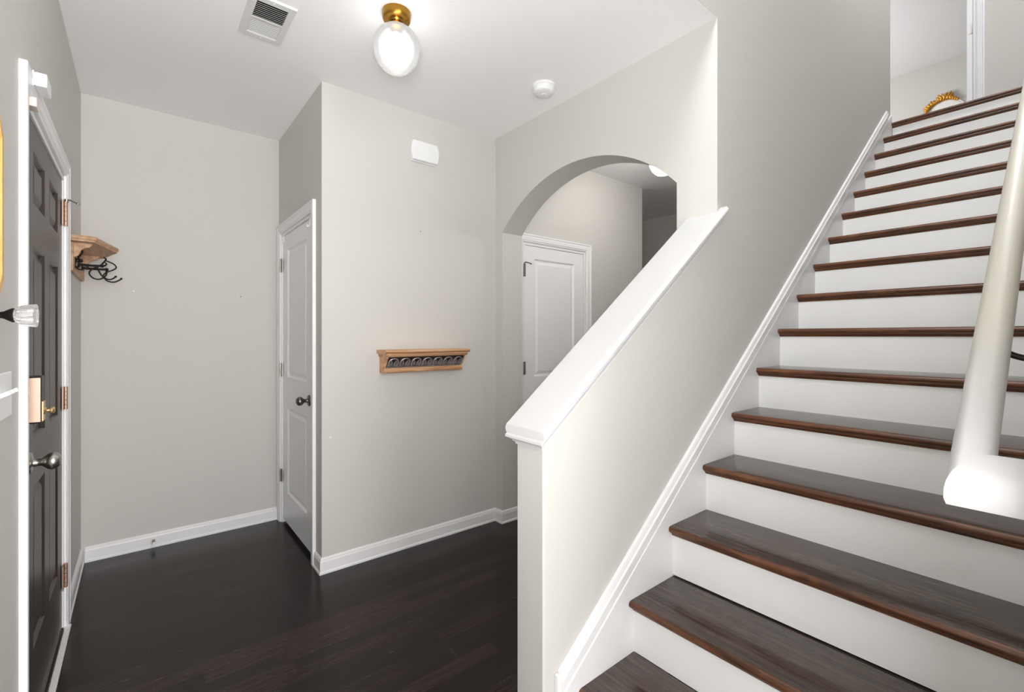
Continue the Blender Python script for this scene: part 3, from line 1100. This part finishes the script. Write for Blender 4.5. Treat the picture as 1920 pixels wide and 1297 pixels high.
ceiling_light(0.880, 1.897, CE, LAMP_FOYER, (1.0, 0.985, 0.96), 'lit brass ceiling light with frosted egg globe over the entry', 'egg globe ceiling lights')
ceiling_light(2.93, 1.90, CE, LAMP_HALL, (1.0, 0.97, 0.92), 'lit egg globe light on the hall ceiling behind the arch', 'egg globe ceiling lights')

ceiling_light(3.9, 0.53, CE2, FILL_STAIR, (0.97, 0.985, 1.0), 'added unseen egg globe fill light on the high ceiling over the stairs', 'egg globe ceiling lights')
# ------------------------------------------------------------------ ceiling vent
t = thing('ceiling_vent', (0.445, 2.30, CE), 'white rectangular louvred air vent in the entry ceiling', 'air vent')
vx0, vx1, vy0, vy1 = 0.356, 0.538, 2.145, 2.462
gx0, gx1, gy0, gy1 = 0.386, 0.508, 2.178, 2.429
zf = CE - 0.009
bm = bmesh.new()
O = [(vx0, vy0), (vx1, vy0), (vx1, vy1), (vx0, vy1)]
I = [(gx0, gy0), (gx1, gy0), (gx1, gy1), (gx0, gy1)]
o_top = [bm.verts.new((x, y, CE - 0.0006)) for x, y in O]
o_bot = [bm.verts.new((x + (0.004 if x == vx0 else -0.004), y + (0.004 if y == vy0 else -0.004), zf)) for x, y in O]
i_bot = [bm.verts.new((x, y, zf)) for x, y in I]
i_top = [bm.verts.new((x, y, CE - 0.001)) for x, y in I]
for k_ in range(4):
    k2 = (k_ + 1) % 4
    bm.faces.new((o_top[k_], o_top[k2], o_bot[k2], o_bot[k_]))
    bm.faces.new((o_bot[k_], o_bot[k2], i_bot[k2], i_bot[k_]))
    bm.faces.new((i_bot[k_], i_bot[k2], i_top[k2], i_top[k_]))
obj('vent_frame', bm, M['vent'], t)
obj('vent_duct', box(gx0, gx1, gy0, gy1, CE - 0.0012, CE - 0.0006), M['black'], t)
ym = (gy0 + gy1) / 2
tag(obj('vent_damper', box(gx0, gx1, ym, gy1, CE - 0.0022, CE - 0.0013), M['damper'], t), 'closed grey damper plate')
nl = 9
for half, (a, b, sg) in enumerate(((gy0, ym - 0.006, 1), (ym + 0.006, gy1, -1))):
    for k_ in range(nl):
        yc2 = a + (b - a) * (k_ + 0.5) / nl
        bm = bmesh.new()
        hw, hz = (0.0042, 0.0030) if sg > 0 else (0.0027, -0.0010)
        zc2 = CE - (0.0055 if sg > 0 else 0.0044)
        v = [bm.verts.new(p) for p in ((gx0, yc2 - hw, zc2 - hz), (gx1, yc2 - hw, zc2 - hz), (gx1, yc2 + hw, zc2 + hz), (gx0, yc2 + hw, zc2 + hz))]
        v2 = [bm.verts.new((q.co.x, q.co.y, q.co.z + 0.0009)) for q in v]
        bm.faces.new(v)
        bm.faces.new(v2[::-1])
        for q in range(4):
            bm.faces.new((v[q], v[(q + 1) % 4], v2[(q + 1) % 4], v2[q]))
        obj('louvre', bm, M['vent'], t)
obj('centre_bar', box(gx0, gx1, ym - 0.006, ym + 0.006, zf, zf + 0.003), M['vent'], t)
for yy in (vy0 + 0.016, vy1 - 0.016):
    bm = bmesh.new()
    ball(bm, (0.447, yy, zf), 0.004, 10, 1, 1, 0.5)
    obj('vent_screw', bm, M['plastic'], t, smooth=60)

# ------------------------------------------------------------------ smoke detector
t = thing('smoke_detector', (1.785, 1.925, CE), 'round white smoke detector on the ceiling near the arch wall', 'smoke detector')
T = Matrix.Translation((1.785, 1.925, CE))
bm = bmesh.new()
lathe(bm, [(0, -0.013), (0.062, -0.013), (0.066, -0.009), (0.066, 0), (0, 0)], T, 40)
obj('mounting_base', bm, M['plastic'], t, smooth=40)
bm = bmesh.new()
lathe(bm, [(0, -0.047), (0.030, -0.047), (0.050, -0.044), (0.057, -0.038), (0.060, -0.026), (0.060, -0.013), (0, -0.013)], T, 40)
obj('detector_body', bm, M['plastic'], t, smooth=40)
bm = bmesh.new()
bx(bm, -0.011, 0.011, -0.011, 0.011, -0.052, -0.0468)
bmesh.ops.transform(bm, matrix=T @ Matrix.Rotation(R(20), 4, 'Z'), verts=bm.verts)
obj('test_button', bm, M['plastic'], t, bevel=0.002)

# ------------------------------------------------------------------ door chime box
t = thing('door_chime', (1.415, YC, 2.49), 'white rounded chime box high on the wall above the carved shelf', 'door chime')


def bowed(x0, x1, z0, z1, y0, y1, bow, n=10):
    """box with bowed left and right sides and a slightly pillowed front"""
    pts = []
    for i in range(n + 1):
        f = i / n
        pts.append((x1 + bow * (1 - (2 * f - 1) ** 2) - bow, z0 + (z1 - z0) * f))
    for i in range(n + 1):
        f = 1 - i / n
        pts.append((x0 - bow * (1 - (2 * f - 1) ** 2) + bow, z0 + (z1 - z0) * f))
    bm = bmesh.new()
    A = [bm.verts.new((x, y0, z)) for x, z in pts]
    B = [bm.verts.new((x, y1, z)) for x, z in pts]
    bm.faces.new(A)
    bm.faces.new(B[::-1])
    m_ = len(pts)
    for i in range(m_):
        bm.faces.new((A[i], A[(i + 1) % m_], B[(i + 1) % m_], B[i]))
    return bm


obj('chime_cover', bowed(1.318, 1.517, 2.430, 2.552, YC - 0.040, YC - 0.010, 0.014), M['plastic'], t, bevel=0.007, seg=3)
obj('chime_base', bowed(1.322, 1.513, 2.426, 2.548, YC - 0.012, YC - 0.0005, 0.012), M['plastic'], t, bevel=0.002)

# ------------------------------------------------------------------ carved wall shelf
t = thing('carved_wall_shelf', (1.41, YC, 1.10), 'short wooden shelf with a carved silver band on the wall by the arch', 'wall shelf')
sx0, sx1 = 1.108, 1.690
bm = bmesh.new()
prism(bm, [(YC - 0.0005, 1.240), (YC - 0.134, 1.240), (YC - 0.139, 1.236), (YC - 0.139, 1.229), (YC - 0.132, 1.222), (YC - 0.127, 1.219), (YC - 0.0005, 1.219)], 0, sx0, sx1)
obj('shelf_top', bm, M['pine_x'], t, smooth=40)
bm = bmesh.new()
prism(bm, [(YC - 0.0005, 1.219), (YC - 0.122, 1.219), (YC - 0.124, 1.212), (YC - 0.118, 1.203), (YC - 0.113, 1.199), (YC - 0.0005, 1.199)], 0, sx0 + 0.012, sx1 - 0.012)
obj('bed_moulding', bm, M['pine_x'], t, smooth=40)
bm = bmesh.new()
prism(bm, [(YC - 0.0005, 1.199), (YC - 0.106, 1.199), (YC - 0.062, 1.132), (YC - 0.066, 1.130), (YC - 0.068, 1.126), (YC - 0.068, 1.106), (YC - 0.062, 1.101), (YC - 0.0005, 1.101)], 0, sx0 + 0.018, sx1 - 0.018)
obj('shelf_body', bm, M['pine_x'], t)
# carved band lies on the sloping face between z 1.199 and 1.132
p_top, p_bot = Vector((0, YC - 0.106, 1.199)), Vector((0, YC - 0.062, 1.132))
dn = (p_bot - p_top)
hgt = dn.length
dn.normalize()
nrm = Vector((0, dn.z, -dn.y))
if nrm.y > 0:
    nrm = -nrm
bx0, bx1 = sx0 + 0.030, sx1 - 0.030


def band(u, v, d):          # u along x, v up the slope from the bottom edge, d out of the face
    p = p_bot - dn * v + nrm * d
    return Vector((bx0 + u, p.y, p.z))


BL = bx1 - bx0
bm = bmesh.new()
v = [bm.verts.new(band(u, vv, dd)) for u in (0, BL) for vv in (0.001, hgt - 0.002) for dd in (0.0, 0.003)]
for q in ((0, 1, 3, 2), (4, 6, 7, 5), (0, 4, 5, 1), (2, 3, 7, 6), (0, 2, 6, 4), (1, 5, 7, 3)):
    bm.faces.new([v[i] for i in q])
cb = tag(obj('carved_band', bm, M['carved'], t), 'dark carved band with silver relief')
nu = 7
wu = BL / nu
for k_ in range(nu):
    u0 = k_ * wu
    bm = bmesh.new()
    # round arch
    arch = [(u0 + 0.006, 0.012)]
    for i in range(13):
        a = PI - PI * i / 12
        arch.append((u0 + wu / 2 + (wu / 2 - 0.005) * math.cos(a), 0.040 + 0.031 * math.sin(a)))
    arch.append((u0 + wu - 0.006, 0.012))
    tube(bm, [band(a, b, 0.006) for a, b in arch], 0.0030, 6)
    # paired lobes under the arch, each with leaf ribs
    for sgn in (-1, 1):
        cxu = u0 + wu / 2 + sgn * 0.0165
        tube(bm, [band(a, b, 0.006) for a, b in ((cxu - sgn * 0.012, 0.016), (cxu - sgn * 0.010, 0.040), (cxu, 0.056), (cxu + sgn * 0.011, 0.048), (cxu + sgn * 0.013, 0.030), (cxu + sgn * 0.006, 0.014))], 0.0024, 6)
        for q in range(3):
            du = (q - 1) * 0.0065
            tube(bm, [band(a, b, 0.005) for a, b in ((cxu + du * 0.6, 0.013), (cxu + du, 0.030), (cxu + du * 0.8 + 0.001, 0.046))], [0.0014, 0.0022, 0.001], 5)
    obj('carved_arch', bm, M['carved_hi'], cb, smooth=50)
bm = bmesh.new()
for k_ in range(44):
    ball(bm, band((k_ + 0.5) * BL / 44, 0.006, 0.004), 0.0042, 8, 1.2, 0.8, 0.8)
obj('beaded_edge', bm, M['carved_hi'], cb, smooth=60)

# ------------------------------------------------------------------ coat shelf on the left wall
t = thing('coat_shelf', (XL, 3.35, 1.64), 'pale wooden bow fronted shelf with iron hooks beside the entry door', 'coat shelf')
out = [(XL + 0.0005, 3.035), (-0.195, 3.035), (-0.173, 3.047), (-0.110, 3.315), (-0.100, 3.345), (-0.100, 3.365), (-0.110, 3.395), (-0.168, 3.640), (-0.190, 3.655), (XL + 0.0005, 3.655)]
bm = bmesh.new()
zt = 1.806
layers = [(0.0, -0.027), (0.004, -0.027), (0.006, -0.019), (0.010, -0.016), (0.012, -0.008), (0.008, 0.0), (0.0, 0.0)]
cy0 = 3.345


def grow(p, g):
    if p[0] < XL + 0.01:
        return (p[0], cy0 + (p[1] - cy0) * (1 + g / 0.31))
    return (p[0] + g, cy0 + (p[1] - cy0) * (1 + g / 0.31))


rows = [[bm.verts.new((*grow(p, g), zt + dz)) for p in out] for g, dz in layers[1:-1]]
rows.insert(0, [bm.verts.new((*grow(p, -0.004), zt - 0.027)) for p in out])
rows.append([bm.verts.new((*grow(p, 0.0), zt)) for p in out])
k = len(out)
for a, b in zip(rows, rows[1:]):
    for j in range(k):
        bm.faces.new((a[j], a[(j + 1) % k], b[(j + 1) % k], b[j]))
bm.faces.new(rows[0][::-1])
bm.faces.new(rows[-1])
obj('shelf_board', bm, M['pine'], t, smooth=30)
bm = box(XL + 0.0005, XL + 0.016, 3.075, 3.655, 1.640, zt - 0.027)
obj('back_board', bm, M['pine'], t, bevel=0.003)
for yb in (3.095, 3.560):
    pr_ = [(XL + 0.016, zt - 0.027), (-0.178, zt - 0.027), (-0.183, zt - 0.036), (-0.192, zt - 0.046), (-0.212, zt - 0.053), (-0.222, zt - 0.062), (-0.227, zt - 0.075), (-0.232, zt - 0.088), (-0.242, zt - 0.096), (XL + 0.016, zt - 0.098)]
    bm = bmesh.new()
    prism(bm, pr_, 1, yb, yb + 0.020)
    obj('shelf_bracket', bm, M['pine'], t)


# iron hooks: each a wall plate, a straight arm and curled wire hooks
def iron_hook(y, arm, curls):
    bm = bmesh.new()
    xw = XL + 0.016
    lathe(bm, [(0, 0), (0.016, 0), (0.014, 0.004), (0, 0.006)], Matrix.Translation((xw, y, 1.700)) @ Matrix.Rotation(R(90), 4, 'Y'), 14)
    tube(bm, [(xw + 0.002, y, 1.700), (xw + arm * 0.5, y, 1.699), (xw + arm, y, 1.701)], [0.0075, 0.0062, 0.006], 10)
    ball(bm, (xw + arm, y, 1.701), 0.009)
    for c_ in curls:
        pts = [(xw + dx, y + dy, 1.70 + dz) for dx, dy, dz in c_]
        tube(bm, smooth_path(pts, 6), 0.0038, 8)
        ball(bm, pts[-1], 0.0058, 10)
    return obj('iron_hook', bm, M['iron'], t, smooth=50)


iron_hook(3.17, 0.020, [
    [(0.004, 0, 0.066), (0.018, 0, 0.060), (0.026, 0, 0.044), (0.014, -0.006, 0.018), (0.000, -0.012, -0.010), (0.004, -0.016, -0.036), (0.022, -0.018, -0.046), (0.044, -0.018, -0.034), (0.050, -0.018, -0.022)],
    [(0.002, 0, 0.060), (0.010, 0.004, 0.030), (0.012, 0.006, 0.0), (0.010, 0.006, -0.03)]])
iron_hook(3.34, 0.092, [
    [(0.098, 0, 0.050), (0.108, 0, 0.040), (0.100, -0.006, 0.022), (0.084, -0.012, 0.0), (0.054, -0.016, -0.020), (0.042, -0.018, -0.046), (0.060, -0.020, -0.070), (0.086, -0.020, -0.072), (0.108, -0.020, -0.052), (0.112, -0.020, -0.030)],
    [(0.070, 0.012, 0.0), (0.080, 0.014, -0.030), (0.096, 0.016, -0.056), (0.118, 0.018, -0.068), (0.136, 0.020, -0.062), (0.148, 0.020, -0.050)]])
iron_hook(3.50, 0.104, [
    [(0.098, 0, 0.052), (0.118, 0, 0.044), (0.136, 0, 0.034), (0.146, 0, 0.016), (0.130, 0.004, 0.000), (0.104, 0.006, -0.014), (0.090, 0.006, -0.036), (0.106, 0.006, -0.062), (0.134, 0.006, -0.068), (0.158, 0.006, -0.056), (0.168, 0.006, -0.046)],
    [(0.098, -0.004, 0.040), (0.104, -0.004, 0.030), (0.096, -0.004, 0.022)]])

# ------------------------------------------------------------------ octagonal gilded mirror at the left edge
t = thing('octagonal_wall_frame', (XL, 1.132, 1.22), 'gilded octagonal frame on the wall at the far left edge', 'wall frame')
oc, oz, oR = 1.131, 1.605, 0.386          # centre y, z, apothem


def octa(ap):
    return [(oc + ap / math.cos(PI / 8) * math.cos(PI / 8 + PI / 4 * i), oz + ap / math.cos(PI / 8) * math.sin(PI / 8 + PI / 4 * i)) for i in range(8)]


bm = bmesh.new()
rings = []
for ap, d in ((oR, 0.0005), (oR, 0.024), (oR - 0.006, 0.030), (oR - 0.022, 0.030), (oR - 0.030, 0.022), (oR - 0.055, 0.018), (oR - 0.060, 0.008), (oR - 0.060, 0.0005)):
    rings.append([bm.verts.new((XL + d, y, z)) for y, z in octa(ap)])
rings.append(rings[0])
for a, b in zip(rings, rings[1:]):
    for j in range(8):
        bm.faces.new((a[j], a[(j + 1) % 8], b[(j + 1) % 8], b[j]))
obj('mirror_frame', bm, M['gold_wood'], t)
bm = bmesh.new()
A = [bm.verts.new((XL + 0.006, y, z)) for y, z in octa(oR - 0.059)]
B = [bm.verts.new((XL + 0.002, y, z)) for y, z in octa(oR - 0.059)]
bm.faces.new(A)
bm.faces.new(B[::-1])
for j in range(8):
    bm.faces.new((A[j], A[(j + 1) % 8], B[(j + 1) % 8], B[j]))
obj('mirror_glass', bm, M['mirror'], t)

# ------------------------------------------------------------------ crystal coat hook
t = thing('crystal_hook', (XL, 1.50, 1.367), 'coat hook with a fluted crystal knob on a black stem', 'hook')
Tq = Matrix.Translation((XL, 1.50, 1.367)) @ Matrix.Rotation(R(90), 4, 'Y')
bm = bmesh.new()
lathe(bm, [(0, 0.0005), (0.020, 0.0005), (0.020, 0.004), (0.012, 0.007), (0.0072, 0.011), (0.0070, 0.026), (0.0080, 0.031), (0.0125, 0.038), (0.0158, 0.044), (0.0160, 0.047), (0, 0.047)], Tq, 24)
obj('stem', bm, M['iron'], t, smooth=50)
bm = bmesh.new()
seg = 36
prof = [(0.0, 0.0472), (0.012, 0.0472), (0.0175, 0.052), (0.0215, 0.060), (0.0235, 0.070), (0.0245, 0.080), (0.0245, 0.0835), (0.019, 0.0835), (0.015, 0.079), (0.0, 0.078)]
rings = []
for r_, hh in prof:
    if r_ < 1e-6:
        rings.append([bm.verts.new(Tq @ Vector((0, 0, hh)))])
    else:
        row = []
        for k_ in range(seg):
            a = 2 * PI * k_ / seg
            fl = 1 + (0.055 if r_ > 0.016 else 0.0) * (1 if k_ % 3 == 0 else (-0.6))
            row.append(bm.verts.new(Tq @ Vector((r_ * fl * math.cos(a), r_ * fl * math.sin(a), hh))))
        rings.append(row)
for a, b in zip(rings, rings[1:]):
    for k_ in range(seg):
        k2 = (k_ + 1) % seg
        if len(a) == 1:
            bm.faces.new((a[0], b[k_], b[k2]))
        elif len(b) == 1:
            bm.faces.new((a[k_], a[k2], b[0]))
        else:
            bm.faces.new((a[k_], a[k2], b[k2], b[k_]))
tag(obj('crystal_knob', bm, M['crystal'], t), 'clear fluted crystal knob')

# ------------------------------------------------------------------ light switch
t = thing('light_switch', (XL, 1.672, 1.117), 'white three gang light switch plate left of the entry door', 'light switch')
obj('switch_plate', box(XL + 0.0003, XL + 0.0065, 1.588, 1.756, 1.116, 1.230), M['plastic'], t, bevel=0.003, seg=3)
for yy in (1.626, 1.672, 1.718):
    bm = bmesh.new()
    bx(bm, -0.002, 0.019, -0.0045, 0.0045, -0.005, 0.005)
    bmesh.ops.transform(bm, matrix=Matrix.Translation((XL + 0.006, yy, 1.176)) @ Matrix.Rotation(R(-28), 4, 'Y'), verts=bm.verts)
    obj('toggle', bm, M['plastic'], t, bevel=0.0012)

# ------------------------------------------------------------------ small things on the back wall and baseboard
for i, (x, z, lab) in enumerate(((-0.025, 1.594, 'small nail in the back wall to the right of the coat shelf'), (0.547, 1.592, 'small nail in the back wall near the closet door'))):
    bm = bmesh.new()
    tube(bm, [(x, YB + 0.004, z), (x, YB - 0.014, z + 0.003)], 0.0016, 6)
    lathe(bm, [(0, 0), (0.0042, 0), (0.0042, 0.0016), (0, 0.0016)], Matrix.Translation((x, YB - 0.014, z + 0.003)) @ Matrix.Rotation(R(90), 4, 'X'), 10)
    tag(obj('nail', bm, M['nickel_dark'], smooth=40), lab, 'nail', 'nails in the back wall')
t = thing('door_stop', (0.071, YB - 0.0125, 0.045), 'small spring door stop on the baseboard of the far wall', 'door stop')
bm = bmesh.new()
pts = [(0.071 + 0.007 * math.cos(k_ * 0.9), YB - 0.014 - k_ * 0.00075, 0.045 + 0.007 * math.sin(k_ * 0.9)) for k_ in range(76)]
tube(bm, pts, 0.0014, 5)
obj('spring', bm, M['nickel'], t, smooth=60)
bm = bmesh.new()
lathe(bm, [(0, 0), (0.009, 0), (0.010, 0.005), (0.008, 0.012), (0, 0.013)], Matrix.Translation((0.071, YB - 0.070, 0.045)) @ Matrix.Rotation(R(90), 4, 'X'), 14)
obj('rubber_tip', bm, M['plastic'], t, smooth=40)
bm = bmesh.new()
ball(bm, (0.837, YC - 0.0005, 0.751), 0.0055, 10, 1, 0.3, 1)
tag(obj('filler_dab', bm, M['plastic'], smooth=60), 'tiny white filler dab low on the closet corner wall', 'wall repair')
bm = bmesh.new()
tube(bm, [(1.398, YC + 0.004, 1.99), (1.398, YC - 0.004, 1.99)], 0.003, 6)
tag(obj('picture_pin', bm, M['nickel_dark'], smooth=60), 'tiny dark pin in the wall between chime and carved shelf', 'pin')

# ------------------------------------------------------------------ round gold topped mirror upstairs
t = thing('round_wall_mirror', (9.6, 1.335, 4.49), 'round white faced mirror with a gold leaf garland on the bedroom wall', 'mirror')
mc = Vector((9.6, 1.335, 4.700))
MR = 0.228
T = Matrix.Translation(mc) @ Matrix.Rotation(R(-90), 4, 'Y')
bm = bmesh.new()
lathe(bm, [(0, 0.001), (MR + 0.012, 0.001), (MR + 0.016, 0.010), (MR + 0.010, 0.018), (MR + 0.002, 0.014), (0, 0.014)], T, 48)
obj('mirror_rim', bm, M['trim'], t, smooth=40)
bm = bmesh.new()
lathe(bm, [(0, 0.0142), (MR - 0.006, 0.0142), (MR - 0.012, 0.020), (0, 0.024)], T, 48)
obj('mirror_face', bm, M['white_face'], t, smooth=40)
bm = bmesh.new()
for k_ in range(30):
    f = k_ / 29
    a = R(54 + f * 100)
    hump = 0.030 + 0.105 * math.exp(-((f - 0.36) / 0.14) ** 2) + 0.070 * math.exp(-((f - 0.77) / 0.14) ** 2)
    base = mc + Vector((-0.026, -MR * 0.99 * math.cos(a), MR * 0.99 * math.sin(a)))
    lean = a + (0.55 if k_ % 2 else -0.55)
    tip = base + Vector((-0.012, -math.cos(lean) * hump, math.sin(lean) * hump))
    mid = (base + tip) / 2 + Vector((-0.012, 0, 0))
    tube(bm, smooth_path([base, mid, tip], 4), [0.010, 0.014, 0.018, 0.020, 0.020, 0.018, 0.014, 0.009, 0.003], 7)
tag(obj('leaf_garland', bm, M['gold'], t, smooth=60), 'gold leaf garland')

# small detector on the bedroom ceiling
bm = bmesh.new()
lathe(bm, [(0, -0.035), (0.045, -0.034), (0.060, -0.020), (0.062, 0), (0, 0)], Matrix.Translation((7.15, 0.94, CE2)), 28)
tag(obj('smoke_detector', bm, M['plastic'], smooth=40), 'round white smoke detector on the upstairs bedroom ceiling', 'smoke detector')
